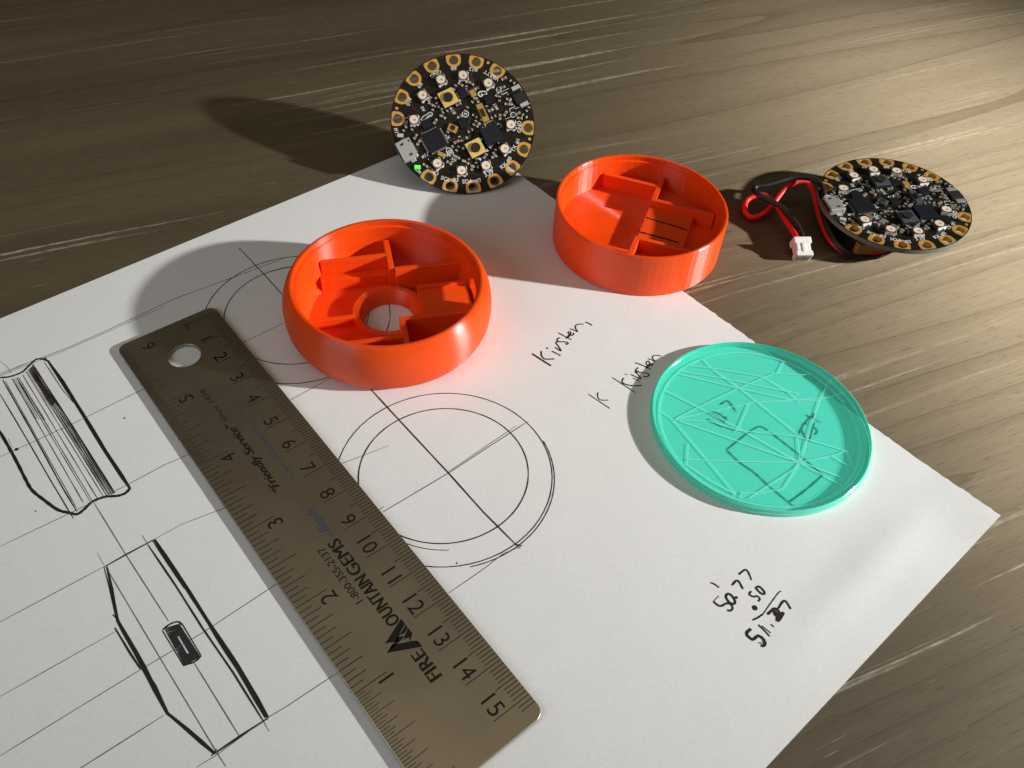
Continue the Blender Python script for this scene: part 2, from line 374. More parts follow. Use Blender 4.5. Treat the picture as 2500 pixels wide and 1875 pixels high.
# pencil construction lines
I = Ink(zi)
pl = lambda *p: px2(p)
for P, w in ((pl((0, 912), (163, 850), (250, 812), (425, 730), (605, 664), (700, 628)), .22), (pl((0, 918), (165, 853), (250, 816), (400, 749)), .16),
             (pl((0, 1116), (175, 1036), (336, 957), (594, 836), (696, 787), (830, 727)), .17),
             (pl((0, 1335), (73, 1300), (190, 1244), (305, 1187), (400, 1136), (455, 1112), (711, 976), (807, 923)), .17),
             (B_((-557, 668), (0, 370), (150, 290)), .17), (B_((480, 110), (680, 0)) + pl((950, 1088)), .17), (B_((-557, 1175), (0, 860), (240, 725)), .17),
             (B_((-557, 1578), (0, 1235), (400, 990), (820, 740), (1320, 410)) + pl((938, 1236)), .17), (B_((-400, 1909), (0, 1655), (560, 1300)), .2), (B_((780, 1655), (910, 1575), (1260, 1320), (1394, 1240)) + pl((828, 1640)), .17),
             (pl((230, 1228), (274, 1300)) + B_((295, 200), (590, 660)), .2), (B_((765, 945), (1070, 1440)), .24),
             (B_((105, 195), (150, 280)), .14), (B_((180, 320), (520, 890), (910, 1540), (980, 1650)), .2),
             (B_((410, 75), (450, 140)), .18), (B_((1235, 1340), (1275, 1410)), .18),
             (pl((1096, 1448), (1180, 1390), (1230, 1351), (1265, 1338)), .17), (pl((935, 1250), (1095, 1155), (1290, 1028)), .26), (pl((1095, 1152), (1260, 1040)), .2),
             (A_((75, 815), (110, 895)), .12), (A_((0, 245), (95, 205), (260, 130), (400, 85)), .14), (A_((0, 250), (260, 150)), .12), (A_((0, 120), (60, 160), (100, 225)), .1),
             (A_((700, 1450), (830, 1390), (1130, 1240)), .13)):
    I.stroke(P, w, smooth=False)
ush(I.build("construction_lines", m_pencil, sheet))
# circles and axes
I = Ink(zi)
def ring(cx, cy, r, w, a0=0, a1=360, e=.0):
    n = 64; P = []
    for i in range(n + 1):
        a = math.radians(a0 + (a1 - a0) * i / n); rr_ = r + e * math.sin(2 * a + cx)
        P.append((cx + rr_ * math.cos(a), cy + rr_ * math.sin(a)))
    I.stroke(P, w, smooth=False, taper=True)
ring(-17.8, -31.6, 28.35, .30, -200, 165, .25); ring(-17.6, -31.9, 28.75, .28, -75, 25, .2); ring(-18, -31.2, 22.2, .34, 0, 360, .3); ring(-17.4, -32.2, 23.0, .22, -150, -85, .2)
I.stroke(pl((905, 950), (960, 1010), (1095, 1155), (1180, 1250), (1262, 1332)), .40, smooth=False)
for a in range(5): I.stroke(pl((1255 + 3 * a, 1326 + a), (1268 + 2 * a, 1340 - 2 * a)), .2)
ush(I.build("circle_drawing", m_ink, sheet)); I = Ink(zi)
ring(-66.1, 26.4, 28.3, .30, 0, 360, .2); ring(-66.4, 27.6, 21.9, .30, 0, 360, .2); ring(-65.7, 26.9, 22.9, .18, 100, 150, .2)
I.stroke(pl((585, 607), (640, 665), (690, 720), (760, 800)), .30, smooth=False); I.dot(pl((585, 608))[0], .35)
ush(I.build("circle_drawing", m_ink, sheet))
for q_, r_ in (((1115, 1375), .25), ((304, 1021), .28), ((87, 1248), .2)):
    I = Ink(zi); I.dot(pl(q_)[0], r_); ush(I.build("pen_dot", m_ink, sheet))
# ring profile with hatching
I = Ink(zi)
I.stroke(A_((430, 112), (560, 300), (750, 600), (950, 930), (1172, 1265)), .95, smooth=False, jit=.12)
I.stroke(A_((0, 265), (60, 262), (130, 245), (200, 215), (240, 180), (280, 140), (330, 100), (390, 100), (445, 122)), .62)
I.stroke(A_((1172, 1262), (1130, 1305), (1060, 1330), (940, 1340), (830, 1385), (760, 1450), (695, 1495), (620, 1482), (520, 1455), (400, 1370), (290, 1280), (230, 1180), (160, 1040), (90, 910), (0, 752)), .78)
I.stroke(A_((0, 752), (-60, 640)), .7)
tops = [(110, 275), (150, 268), (168, 262), (205, 242), (235, 212), (260, 195), (272, 182), (283, 172), (290, 160)]
bots = [(750, 1390), (812, 1380), (830, 1375), (880, 1358), (930, 1332), (958, 1325), (985, 1320), (1008, 1318), (1022, 1312)]
for t_, b_ in zip(tops, bots): I.stroke(A_(t_, ((t_[0] * .52 + b_[0] * .48), (t_[1] * .52 + b_[1] * .48)), b_), .17, smooth=False, jit=.3)
for k in range(7): I.stroke(A_((262 + 4 * k, 190 - 4 * k), (470 + 4 * k, 520 - 4 * k)), .12, smooth=False)
for k in range(9):
    f = k / 8; I.stroke(A_((238 + 55 * f, 215 - 60 * f), (620 + 45 * f, 770 - 60 * f), (965 + 62 * f, 1325 - 12 * f)), random.uniform(.06, .11), smooth=False, jit=.4)
for k in range(5):
    f = k / 4; I.stroke(A_((120 + 45 * f, 275 - 12 * f), (330 + 80 * f, 640 + 10 * f)), .1, smooth=False, jit=.4)
I.stroke(A_((295, 145), (660, 715), (1035, 1305)), .36, smooth=False)
I.stroke(A_((0, 412), (260, 850), (450, 1180), (662, 1535)), .28, smooth=False); I.stroke(A_((25, 285), (320, 810), (560, 1250), (692, 1470)), .34, smooth=False); I.stroke(A_((50, 300), (330, 800), (690, 1440)), .15, smooth=False)
I.stroke(A_((405, 82), (420, 110)), .5); I.stroke(A_((400, 125), (560, 370), (660, 490)), .2, smooth=False); I.dot(A_((150, 912))[0], .5); I.stroke(A_((605, 680), (632, 690)), .3)
ush(I.build("ring_profile_drawing", m_ink, sheet))
# faceted profile with the connector slot
I = Ink(zi)
I.stroke(B_((150, 292), (300, 207), (485, 108)), .5, smooth=False)
I.stroke(B_((495, 105), (640, 320), (870, 680), (1060, 960), (1265, 1312)), .8, smooth=False); I.stroke(B_((482, 112), (700, 440)), .35, smooth=False); I.stroke(B_((860, 672), (1060, 975), (1255, 1315)), .95, smooth=False)
I.stroke(B_((450, 140), (640, 420), (820, 705), (1030, 1010), (1235, 1340)), .42, smooth=False)
I.stroke(B_((895, 1565), (1080, 1440), (1270, 1318)), .58, smooth=False)
I.stroke(B_((150, 290), (185, 420), (228, 620)), .3, smooth=False); I.stroke(B_((170, 290), (205, 440), (240, 640), (262, 690)), .62, smooth=False)
I.stroke(B_((225, 705), (330, 880), (400, 985)), .55, smooth=False); I.stroke(B_((240, 650), (290, 740), (360, 860), (420, 970), (500, 1130), (585, 1295)), .95, smooth=False)
I.stroke(B_((410, 975), (490, 1100), (585, 1290)), .95, smooth=False); I.stroke(B_((575, 1280), (720, 1400), (905, 1562)), .88, smooth=False)
I.stroke(B_((210, 615), (245, 650)), .4); I.stroke(B_((880, 1578), (918, 1530)), .4)
I.stroke(B_((548, 720), (600, 680), (655, 664), (690, 690)), .4); I.stroke(B_((690, 690), (812, 895)), .4); I.stroke(B_((812, 895), (770, 935), (692, 962)), .4); I.stroke(B_((692, 962), (548, 725)), .4)
ush(I.build("faceted_profile_drawing", m_ink, sheet))
I = Ink(zi)
for t in range(23):                                  # hand hatching of the slot, with the white bar left free
    f = -.07 + 1.14 * (t + .5) / 23
    a = Vector((565 + (690 - 565) * f, 722 + (948 - 722) * f)); b = Vector((672 + (800 - 672) * f, 690 + (890 - 690) * f))
    if .3 < f < .82:
        I.stroke(B_(tuple(a), tuple(a.lerp(b, .47))), .80, jit=.25); I.stroke(B_(tuple(a.lerp(b, .57)), tuple(b)), .74, jit=.25)
    else: I.stroke(B_(tuple(a), tuple(b)), .80, jit=.25)
ush(I.build("slot_hatching", m_fill, sheet))
# handwriting
I = Ink(zi)
for w, *P in ((.62, (195, 520), (310, 595), (430, 670)), (.5, (310, 487), (310, 540), (345, 583), (400, 588), (472, 585)), (.45, (440, 490), (490, 515), (548, 545)),
              (.45, (475, 440), (550, 488), (520, 430), (490, 390), (505, 375), (545, 372)), (.45, (540, 325), (510, 338), (505, 362), (540, 376), (600, 375), (638, 390), (628, 405), (600, 398)),
              (.42, (515, 262), (600, 310), (682, 351)), (.55, (612, 336), (640, 305), (672, 272)), (.45, (640, 322), (668, 285), (668, 256), (645, 252), (642, 270), (672, 294), (702, 288), (705, 262)),
              (.42, (660, 215), (710, 232), (755, 250), (728, 205), (738, 170), (780, 158), (830, 158)), (.5, (850, 133), (900, 152), (932, 176))):
    I.stroke(C_(*P), w)
I.dot(C_((382, 453))[0], .36)
for w, *P in ((.36, (1178, 812), (1320, 905), (1466, 998)), (.44, (1325, 820), (1302, 845), (1308, 878), (1360, 902), (1450, 915), (1540, 910)), (.45, (1435, 820), (1515, 858)),
              (.4, (1410, 775), (1470, 805), (1530, 830), (1500, 780), (1465, 748), (1480, 735), (1510, 735)), (.42, (1500, 690), (1470, 720), (1480, 745), (1550, 755), (1610, 762), (1632, 782), (1605, 803), (1560, 800)),
              (.4, (1460, 630), (1560, 668), (1655, 712)), (.5, (1590, 702), (1620, 670), (1655, 636)), (.42, (1602, 682), (1638, 645), (1625, 612), (1598, 625), (1605, 655), (1650, 672), (1684, 640)),
              (.38, (1615, 580), (1660, 595), (1706, 615), (1672, 570), (1695, 543), (1740, 543), (1782, 550)), (.42, (1330, 770), (1372, 778)),
              (.3, (888, 1018), (1010, 1100), (1155, 1196)), (.34, (1008, 995), (1000, 1030), (1020, 1080), (1070, 1092), (1130, 1090))):
    I.stroke(C_(*P), w)
ush(I.build("handwritten_name", m_ink, sheet))
I = Ink(zi)
for w, *P in ((.42, (300, 400), (360, 425), (420, 468)), (.34, (415, 580), (340, 655)), (.55, (340, 655), (430, 718), (520, 682), (580, 700), (600, 748), (570, 780), (528, 772)),
              (.62, (525, 552), (512, 600), (555, 665), (610, 690), (635, 660), (600, 590), (550, 552), (528, 556)), (.55, (592, 438), (668, 372), (742, 490)), (.52, (682, 292), (785, 228), (858, 368)),
              (.5, (855, 515), (825, 555), (880, 592), (930, 582), (968, 622), (945, 656)), (.6, (920, 458), (925, 488), (990, 550), (1030, 548), (1018, 508), (960, 456), (925, 462)),
              (.45, (868, 908), (940, 875), (1012, 825)), (.3, (1012, 825), (1120, 672), (1212, 548), (1255, 515)), (.75, (850, 1025), (788, 1092), (870, 1168), (940, 1122), (1000, 1150), (1038, 1212), (1022, 1252), (982, 1250)),
              (.4, (945, 1215), (1020, 1215)), (.45, (945, 968), (1030, 1050), (1102, 1130)), (.45, (995, 985), (1115, 1082)), (.55, (1115, 965), (1160, 1002)),
              (.7, (1070, 832), (1170, 752), (1228, 800), (1212, 850), (1170, 830), (1165, 790)), (.85, (1150, 770), (1200, 840), (1212, 918), (1290, 800)), (.6, (1215, 752), (1300, 645), (1386, 762))):
    I.stroke(D_(*P), w)
I.dot(D_((650, 603))[0], .42); I.dot(D_((900, 742))[0], .72)
ush(I.build("handwritten_sum", m_ink, sheet))

# ------------------------------------------------------------------ steel ruler
R0 = Vector((-90.12, 25.94)); RS = Vector((.62618, -.77968)); RT = Vector((-.77968, -.62618)); RTOP = 1.15; RBOT = .12
rul = lambda s, t: R0 + RS * s + RT * t
ruler = empty("steel_ruler", (*rul(76, 15), 0), "six inch brushed steel ruler with etched centimetre and inch scales", "ruler")
uru = under((*rul(76, 15), 0))
def rrect(s0, s1, t0, t1, r, n=6):
    out = []
    for cx, cy, a0 in ((s1 - r, t1 - r, 0), (s0 + r, t1 - r, 90), (s0 + r, t0 + r, 180), (s1 - r, t0 + r, 270)):
        for i in range(n + 1):
            a = math.radians(a0 + 90 * i / n); out.append((cx + r * math.cos(a), cy + r * math.sin(a)))
    return out
def curve_plate(name, loops, z0, z1, matl, parent, bev=0.0):
    """flat plate with holes: filled 2D curve, extruded"""
    c = bpy.data.curves.new(name, 'CURVE'); c.dimensions = '2D'; c.fill_mode = 'BOTH'; c.extrude = (z1 - z0) / 2 - bev; c.bevel_depth = bev; c.bevel_resolution = 1; c.offset = -bev
    for lp in loops:
        s_ = c.splines.new('POLY'); s_.points.add(len(lp) - 1)
        for i, p in enumerate(lp): s_.points[i].co = (p[0], p[1], 0, 1)
        s_.use_cyclic_u = True
    o_ = bpy.data.objects.new(name, c); sc.collection.objects.link(o_)
    me = bpy.data.meshes.new_from_object(o_.evaluated_get(bpy.context.evaluated_depsgraph_get()))
    bpy.data.objects.remove(o_); bpy.data.curves.remove(c)
    me.name = name; me.transform(Matrix.Translation((0, 0, (z0 + z1) / 2))); me.transform(Matrix.Scale(S, 4))
    me.materials.clear(); me.materials.append(matl)
    return link(bpy.data.objects.new(name, me), parent)
circ = lambda cx, cy, r, n=40: [(cx + r * math.cos(2 * math.pi * i / n), cy + r * math.sin(2 * math.pi * i / n)) for i in range(n)]
# the body is built in its own frame (x along the scale) so that the brushing follows it
body = curve_plate("blade", [[(s_ - 76, -(t_ - 15)) for s_, t_ in rrect(-3, 155.5, 0, 30.35, 2.6)], circ(11.6 - 76, -(16.0 - 15), 4.58)], RBOT, RTOP, m_steel, ruler, .12)
body.rotation_euler = (0, 0, math.atan2(RS.y, RS.x))
zr = RTOP + .012
def quadbuf(buf, s, t0, t1, w):
    b0 = len(buf[0])
    for ss, tt in ((s - w / 2, t0), (s + w / 2, t0), (s + w / 2, t1), (s - w / 2, t1)):
        p = rul(ss, tt); buf[0].append((p.x, p.y, zr))
    buf[1].append((b0, b0 + 1, b0 + 2, b0 + 3))
b = ([], [])
for k in range(0, 153): quadbuf(b, k, .12, 10.0 if k % 10 == 0 else (5.5 if k % 5 == 0 else 3.9), .20)
uru(mesh_obj("centimetre_ticks", b[0], b[1], m_etch, ruler))
b = ([], []); IZ = 152.3; TE = 30.2
for inch in range(6):
    n = {0: 32, 5: 64, 4: 32}.get(inch, 16)
    for k in range(n + (1 if inch == 5 else 0)):
        f = k * 64 // n
        ln = 8.35 if f % 64 == 0 else 7.1 if f % 32 == 0 else 6.1 if f % 16 == 0 else 5.0 if f % 8 == 0 else 3.4 if f % 4 == 0 else 2.4 if f % 2 == 0 else 1.9
        quadbuf(b, IZ - 25.4 * (inch + k / n), TE - ln, TE, .20 if n == 16 else .15 if n == 32 else .11)
uru(mesh_obj("inch_ticks", b[0], b[1], m_etch, ruler))
def printed(name, matl, body_, s_, t_, adv, up, h, **kw):
    b_ = ([], []); w_ = kw.pop('bold', 0.0) * 7
    for k_, d_ in enumerate((0,) if w_ < .02 else (-w_, 0, w_)):          # heavier faces: the outline struck three times
        put_text(b_, body_, rul(s_, t_) + Vector(adv) * d_, adv, up, h, z=zr + .004 * k_, **kw)
    return uru(mesh_obj(name, b_[0], b_[1], matl, ruler))
for k in range(1, 16): printed("centimetre_number", m_etch, str(k), 10 * k - .75, 9.75, RS, -RT, 3.9, align='R')
printed("unit_mark", m_etch, "1cm", -.4, 10.9, RS, -RT, 1.5)
for k in range(1, 7): printed("inch_number", m_etch, str(k), IZ - 25.4 * k + .9, 20.8, -RS, RT, 3.9, align='R')
printed("lettering", m_etch, "FIRE", 134.9, 12.6, -RS, RT, 3.1, width=7.8, bold=.02)
printed("lettering", m_etch, "OUNTAIN", 118.6, 12.6, -RS, RT, 3.1, width=15.2, bold=.02)
printed("lettering", m_etch, "GEMS", 102.4, 12.6, -RS, RT, 3.1, width=11.4, bold=.02)
printed("lettering", m_etch, "1-800-355-2137", 109.1, 16.7, -RS, RT, 1.85, width=18.0, bold=.004)
printed("lettering", m_etch, "\u201cFriendly Service\u201d", 69.9, 16.5, -RS, RT, 2.2, width=27.6, bold=.022, shear=.3)
printed("lettering", m_etch, "Since 1978", 41.3, 17.0, -RS, RT, 1.5, width=14.6, shear=.15)
printed("lettering", m_blue, "www.FireMountainGems.com", 68.7, 11.8, -RS, RT, 1.85, width=38.4)
printed("lettering", m_blue, "and", 90.4, 13.0, -RS, RT, 1.2, width=2.1, shear=.3); printed("lettering", m_blue, "Beads", 88.0, 12.9, -RS, RT, 2.6, width=8.6, shear=.45, bold=.006); printed("lettering", m_blue, "\u00ae", 78.8, 14.6, -RS, RT, .9)
# mountain mark: a bold angular M with a flame cut through it
b = ([], [])
def rpoly(pts):
    b0 = len(b[0])
    for s_, t_ in pts: p = rul(s_, t_); b[0].append((p.x, p.y, zr))
    b[1].append(tuple(range(b0, b0 + len(pts))))
rpoly([(126.9, 12.3), (123.3, 19.5), (122.4, 17.6), (124.6, 12.9), (125.2, 12.3)]); rpoly([(123.2, 19.3), (121.6, 15.4), (122.4, 14.0), (122.9, 16.4)])
rpoly([(122.4, 16.0), (121.2, 18.6), (118.3, 12.3), (120.0, 12.3), (120.9, 14.2)]); rpoly([(124.4, 14.0), (122.9, 12.3), (121.1, 12.3), (122.0, 13.5), (123.0, 14.8), (123.2, 13.4)])
rpoly([(121.4, 14.9), (120.7, 13.2), (120.2, 12.3), (121.0, 12.3), (121.8, 13.7)])
uru(mesh_obj("mountain_logo", b[0], b[1], m_etch, ruler))

# ------------------------------------------------------------------ printed cases
def lathe(name, prof, matl, parent, n=128, holes=None):
    V = []; F = []; k = len(prof)
    for i in range(n):
        a = 2 * math.pi * i / n
        for r, z in prof: V.append((r * math.cos(a), r * math.sin(a), z))
    for i in range(n):
        for j in range(k):
            a, b_ = i * k + j, i * k + (j + 1) % k; c, d = ((i + 1) % n) * k + (j + 1) % k, ((i + 1) % n) * k + j
            F.append((a, d, c, b_))
    o_ = mesh_obj(name, V, F, matl, parent); autosmooth(o_, 40); return o_
def cut(o_, sx, sy, sz, loc, rot):
    bm_ = bmesh.new(); box(bm_, loc[0], loc[1], loc[2] - sz / 2, loc[2] + sz / 2, sx, sy, rot)
    c = bm_obj("cutter", bm_, None); md = o_.modifiers.new("b", 'BOOLEAN'); md.object = c; md.operation = 'DIFFERENCE'; md.solver = 'EXACT'
    c.parent = o_.parent; bpy.context.view_layer.update()
    me = bpy.data.meshes.new_from_object(o_.evaluated_get(bpy.context.evaluated_depsgraph_get()))
    o_.modifiers.clear(); old = o_.data; o_.data = me; me.name = old.name; bpy.data.objects.remove(c); autosmooth(o_, 40)
C1 = (-37.6, 25.3, 0.02); C2 = (42.6, 69.3, 0.02)
G_ = 'orange printed cases'
case1 = empty("printed_case", C1, "orange plastic printed round case with bulging wall and a hole through its floor", "plastic case", G_)
prof1 = [(7.55, 0), (25.6, 0), (27.9, .5), (29.6, 1.9), (30.6, 4.2), (31.0, 7.2), (31.0, 10.0), (30.6, 12.8), (29.8, 15.2), (29.0, 16.7), (28.5, 17.25), (27.95, 17.4), (27.4, 17.25), (27.3, 15.7), (26.5, 15.5), (26.2, 9), (25.6, 3.6), (24.2, 2.0), (10.9, 2.0), (10.9, 4.8), (9.3, 4.8), (8.3, 3.8), (7.55, 1.8)]
sh1 = lathe("shell", prof1, m_orange, case1, 144)
a13 = math.radians(13)
def uv(a):
    U_, V_ = Vector((math.cos(a), math.sin(a))), Vector((-math.sin(a), math.cos(a)))
    return lambda u, v: U_ * u + V_ * v
f1 = uv(a13)
cut(sh1, 12, 9.6, 4.4, (*f1(29, -1.0), 9.4), a13)
def wall(parent, f, a, u0, u1, v0, v1, z0, z1, name="divider"):
    c = f((u0 + u1) / 2, (v0 + v1) / 2)
    return boxobj(name, m_orange2, parent, c.x, c.y, z0, z1, u1 - u0, v1 - v0, a, .14)
T1 = 11.2
wall(case1, f1, a13, -18.6, 1.7, 17.7, 19.2, 1.9, T1)            # E2
wall(case1, f1, a13, -19.2, 1.7, 14.6, 17.65, 1.9, 6.2, "step")
wall(case1, f1, a13, 1.75, 3.5, 11.6, 25.4, 1.9, T1 + .04)           # E1
wall(case1, f1, a13, 3.55, 24.3, 10.4, 12.0, 1.9, T1)             # E3
wall(case1, f1, a13, 9.6, 25.0, -7.4, 6.6, 1.9, 6.6, "platform")
wall(case1, f1, a13, 9.6, 25.2, 5.3, 6.7, 6.65, 7.6, "lip")
wall(case1, f1, a13, 3.55, 23.6, -11.9, -10.3, 1.9, T1)           # E5
wall(case1, f1, a13, 10.0, 24.6, -10.25, -8.2, 1.9, 8.0, "step")
wall(case1, f1, a13, 1.8, 3.5, -25.0, -10.35, 1.9, T1 + .04)        # E6
wall(case1, f1, a13, -18.0, 1.75, -19.0, -17.5, 1.9, T1)          # E7
wall(case1, f1, a13, -25.0, -10.4, -1.9, -.4, 1.9, 5.2)           # E8
case2 = empty("printed_case", C2, "orange plastic printed case with straight sides and two marker lines inside", "plastic case", G_)
prof2 = [(0.01, 0), (28.0, 0), (28.45, .2), (28.6, .6), (28.6, 15.6), (28.35, 16.0), (27.75, 16.0), (27.5, 15.7), (27.5, 14.2), (26.8, 14.0), (26.6, 4.8), (0.01, 4.7)]
c2s = lathe("shell", prof2, m_orange, case2, 76); c2s.data.set_sharp_from_angle(angle=math.radians(3))
a20 = math.radians(-19.5); f2 = uv(a20); T2 = 10.4
wall(case2, f2, a20, -17.6, 1.3, 18.9, 20.5, 4.6, T2)             # D1
wall(case2, f2, a20, 1.35, 3.1, 12.3, 25.2, 4.6, T2 + .04)          # D1b
wall(case2, f2, a20, 1.4, 23.6, 10.7, 12.25, 4.6, T2)             # D2
wall(case2, f2, a20, -17.4, 1.0, -20.3, -18.7, 4.6, T2)           # D3
wall(case2, f2, a20, 1.05, 2.8, -25.2, -11.95, 4.6, T2 + .04)       # D4
wall(case2, f2, a20, 1.1, 23.4, -11.9, -10.4, 4.6, T2)            # D5
wall(case2, f2, a20, 1.4, 17.0, -10.35, 10.65, 4.6, 7.9, "platform")
FQ = (1320, 360, 1800, 740)
I = Ink(lambda x, y: 7.94)
for pts, w in (([(1120, 745), (1240, 785), (1400, 830), (1570, 885)], .62), ([(1040, 897), (1180, 935), (1330, 975), (1470, 1015)], .72)):
    I.stroke([(p2w(*q_, 7.9) - Vector(C2))[:2] for q_ in Z(pts, FQ, 2096)], w, jit=.2)
I.build("marker_line", m_marker, case2)

# ------------------------------------------------------------------ acrylic disc
CD = (70.2, -11.7, 0.03); RD_ = 31.0; HD = 2.5
disc = empty("acrylic_disc", CD, "translucent mint green acrylic disc with engraved lines and a marker rectangle", "disc")
nseg = 160
def disc_mesh():
    prof = [(RD_ - .15, 0), (RD_, .15), (RD_, 1.2), (RD_ - .25, 1.3), (RD_ - .25, 2.35), (RD_ - .45, HD), (29.9, HD), (29.8, HD - .2), (29.35, HD - .2), (29.25, HD)]
    V = []; F = []; M = []; k = len(prof)
    for i in range(nseg):
        a = 2 * math.pi * i / nseg
        for r, z in prof: V.append((r * math.cos(a), r * math.sin(a), z))
    for i in range(nseg):
        for j in range(k - 1):
            F.append((i * k + j, ((i + 1) % nseg) * k + j, ((i + 1) % nseg) * k + j + 1, i * k + j + 1)); M.append(1 if j < 5 else 0)
    F.append(tuple(i * k + k - 1 for i in range(nseg))); M.append(0)
    F.append(tuple(i * k for i in range(nseg - 1, -1, -1))); M.append(0)
    o_ = mesh_obj("plate", V, F, m_acr, disc); o_.data.materials.append(m_acre)
    o_.data.polygons.foreach_set('material_index', M); return o_
disc_mesh()
EQ = (1520, 820, 2160, 1270)
def E_(z, *pts): return [(p2w(*q_, z) - Vector(CD))[:2] for q_ in Z(pts, EQ, 2212)]
I = Ink(lambda x, y: .34)
for P in (((680, 190), (750, 270), (1030, 470), (1480, 830)), ((560, 250), (800, 280), (1190, 345)), ((500, 300), (860, 360), (1500, 490)), ((470, 320), (970, 440), (1420, 540), (1650, 545)),
          ((370, 465), (640, 600), (1020, 800), (1480, 1060), (1850, 1260)), ((450, 700), (640, 600), (980, 440), (1280, 315), (1480, 330), (1600, 325)), ((450, 700), (1100, 560), (1500, 540), (1750, 520), (1870, 470)),
          ((450, 710), (740, 720), (1000, 800), (1480, 850), (1890, 970), (1950, 1120)), ((330, 640), (430, 710), (720, 1050), (960, 1340)), ((490, 720), (980, 890), (1500, 1070)),
          ((545, 1045), (1000, 1060), (1480, 1070), (1770, 1010), (1890, 970)), ((555, 910), (545, 1090)), ((1070, 570), (980, 780), (950, 810)), ((1480, 850), (1500, 1070), (1360, 1290), (1170, 1320)),
          ((1500, 1070), (1440, 1130), (1070, 1370)), ((1730, 400), (1660, 560), (1580, 800), (1510, 1050)), ((1365, 210), (1310, 320)), ((1200, 350), (1420, 490), (1500, 560)),
          ((1500, 1060), (1880, 1205)), ((1770, 1010), (1910, 1100)), ((1010, 1310), (1000, 1370)), ((1170, 1320), (1000, 1330)), ((1800, 510), (1880, 560)), ((550, 1090), (760, 1230), (960, 1340))):
    I.stroke(E_(.34, *P), .38, smooth=False, jit=.08, taper=False)
for r in (28.1,):
    I.stroke([(r * math.cos(2 * math.pi * i / 96), r * math.sin(2 * math.pi * i / 96)) for i in range(96)] + [(r, 0)], .4, smooth=False, jit=.2)
I.build("engraving", m_frost, disc)
I = Ink(lambda x, y: .12)
for w, *P in ((.38, (880, 960), (980, 880), (1085, 800), (1160, 765), (1230, 800)), (.38, (1250, 815), (1360, 900), (1480, 995), (1690, 1175)), (.42, (1690, 1175), (1560, 1290), (1410, 1400)),
              (.38, (1440, 1435), (1230, 1262), (1120, 1160), (980, 1060), (880, 965)), (.42, (715, 640), (800, 680), (865, 735)), (.36, (715, 640), (760, 638), (830, 665), (885, 715)), (.36, (712, 700), (780, 740), (850, 772)), (.36, (860, 770), (950, 800)),
              (.4, (825, 582), (890, 550), (960, 642)), (.42, (1482, 832), (1505, 795), (1535, 740), (1555, 750)), (.42, (1510, 790), (1545, 862), (1575, 880), (1598, 790), (1620, 730)), (.36, (1545, 665), (1600, 692), (1615, 650)),
              (.42, (1530, 750), (1590, 680), (1620, 690)), (.36, (1600, 690), (1672, 735)), (.36, (1615, 770), (1645, 800), (1625, 835))):
    I.stroke(E_(.12, *P), w * 1.1, jit=.2)
I.dot(E_(.12, (870, 688))[0], .4)
I.build("marker_drawing", m_mgreen, disc)

# ------------------------------------------------------------------ circuit boards
# parts are laid out in the board's own frame: x towards the battery side, USB at -x, millimetres, top face z = 0
B1C = Vector((-18.41, 112.3, 16.5)); B1R = Matrix(((.85702, -.50673, .0935), (.45353, .65564, -.60369), (.24461, .55978, .79172)))
B2C = Vector((134.4, 84.1, 10.1)); B2R = Matrix(((.98381, -.1765, -.03105), (.17584, .98416, -.02269), (.03456, .01686, .99926)))
BK = 1.029                                       # board design (25.4 mm radius) to its size here
BQ = (900, 100, 1360, 500)
def b1(x, y, h=0.0):
    """picture point on the propped board -> board frame"""
    qx, qy = Z([(x, y)], BQ, 1908)[0]
    d = W.transposed() @ Vector(((qx - 1250) / FPX, (qy - 937.5) / FPX, 1)); n = B1R.col[2]
    c = B1C + n * h * BK
    P = CAM + d * ((c - CAM).dot(n) / d.dot(n))
    l_ = B1R.transposed() @ (P - B1C); return (l_.x / BK, l_.y / BK)
board = empty("circuit_board", (0, 0, 0), "x", "circuit board", 'round circuit boards')
PT = 1.6
pa = [math.radians(a) for a in (-30, -50, -70, -90, -110, -130, -150, 150, 130, 110, 90, 70, 50, 30)]
HR = 23.1
pcb = curve_plate("substrate", [circ(0, 0, 25.4, 120)] + [circ(HR * math.cos(a), HR * math.sin(a), 1.78, 20) for a in pa], -PT, 0, m_mask, board)
pcb.data.materials.append(m_fr4)
for p in pcb.data.polygons:
    if abs(p.normal.z) < .5 and p.center.length > .0250: p.material_index = 1
def pad_mesh():
    n = 24; V = []; F = []
    out = []
    for i in range(n):                         # D outline round the hole: half round inwards, square to the rim outwards
        a = 2 * math.pi * i / n; c, s_ = math.cos(a), math.sin(a)
        if c <= 0: out.append((2.62 * c, 2.62 * s_))
        else:
            k = 1 / max(abs(c) / 1.95, abs(s_) / 2.62); out.append((min(1.95, c * k), s_ * k))
    for z in (.045,):
        for x, y in out: V.append((x, y, z))
        for i in range(n): a = 2 * math.pi * i / n; V.append((1.70 * math.cos(a), 1.70 * math.sin(a), z))
    for i in range(n): a = 2 * math.pi * i / n; V.append((1.66 * math.cos(a), 1.66 * math.sin(a), -PT - .04))
    for x, y in out: V.append((x, y, .0))
    for i in range(n):
        j = (i + 1) % n
        F += [(i, j, n + j, n + i), (n + i, n + j, 2 * n + j, 2 * n + i), (3 * n + i, 3 * n + j, j, i)]
    me = bpy.data.meshes.new("contact_pad"); me.from_pydata([tuple(Vector(v) * S) for v in V], [], F); me.materials.append(m_gold); return me
pm = pad_mesh()
for a in pa:
    o = link(bpy.data.objects.new("contact_pad", pm), board); o.location = (HR * math.cos(a) * S, HR * math.sin(a) * S, 0.00001); o.rotation_euler = (0, 0, a)
for x, y in ((1210, 220), (285, 682), (1630, 993)):
    bm = bmesh.new(); cyl(bm, *b1(x, y), 0, .05, .55, 12); bm_obj("alignment_dot", bm, m_gold, board)
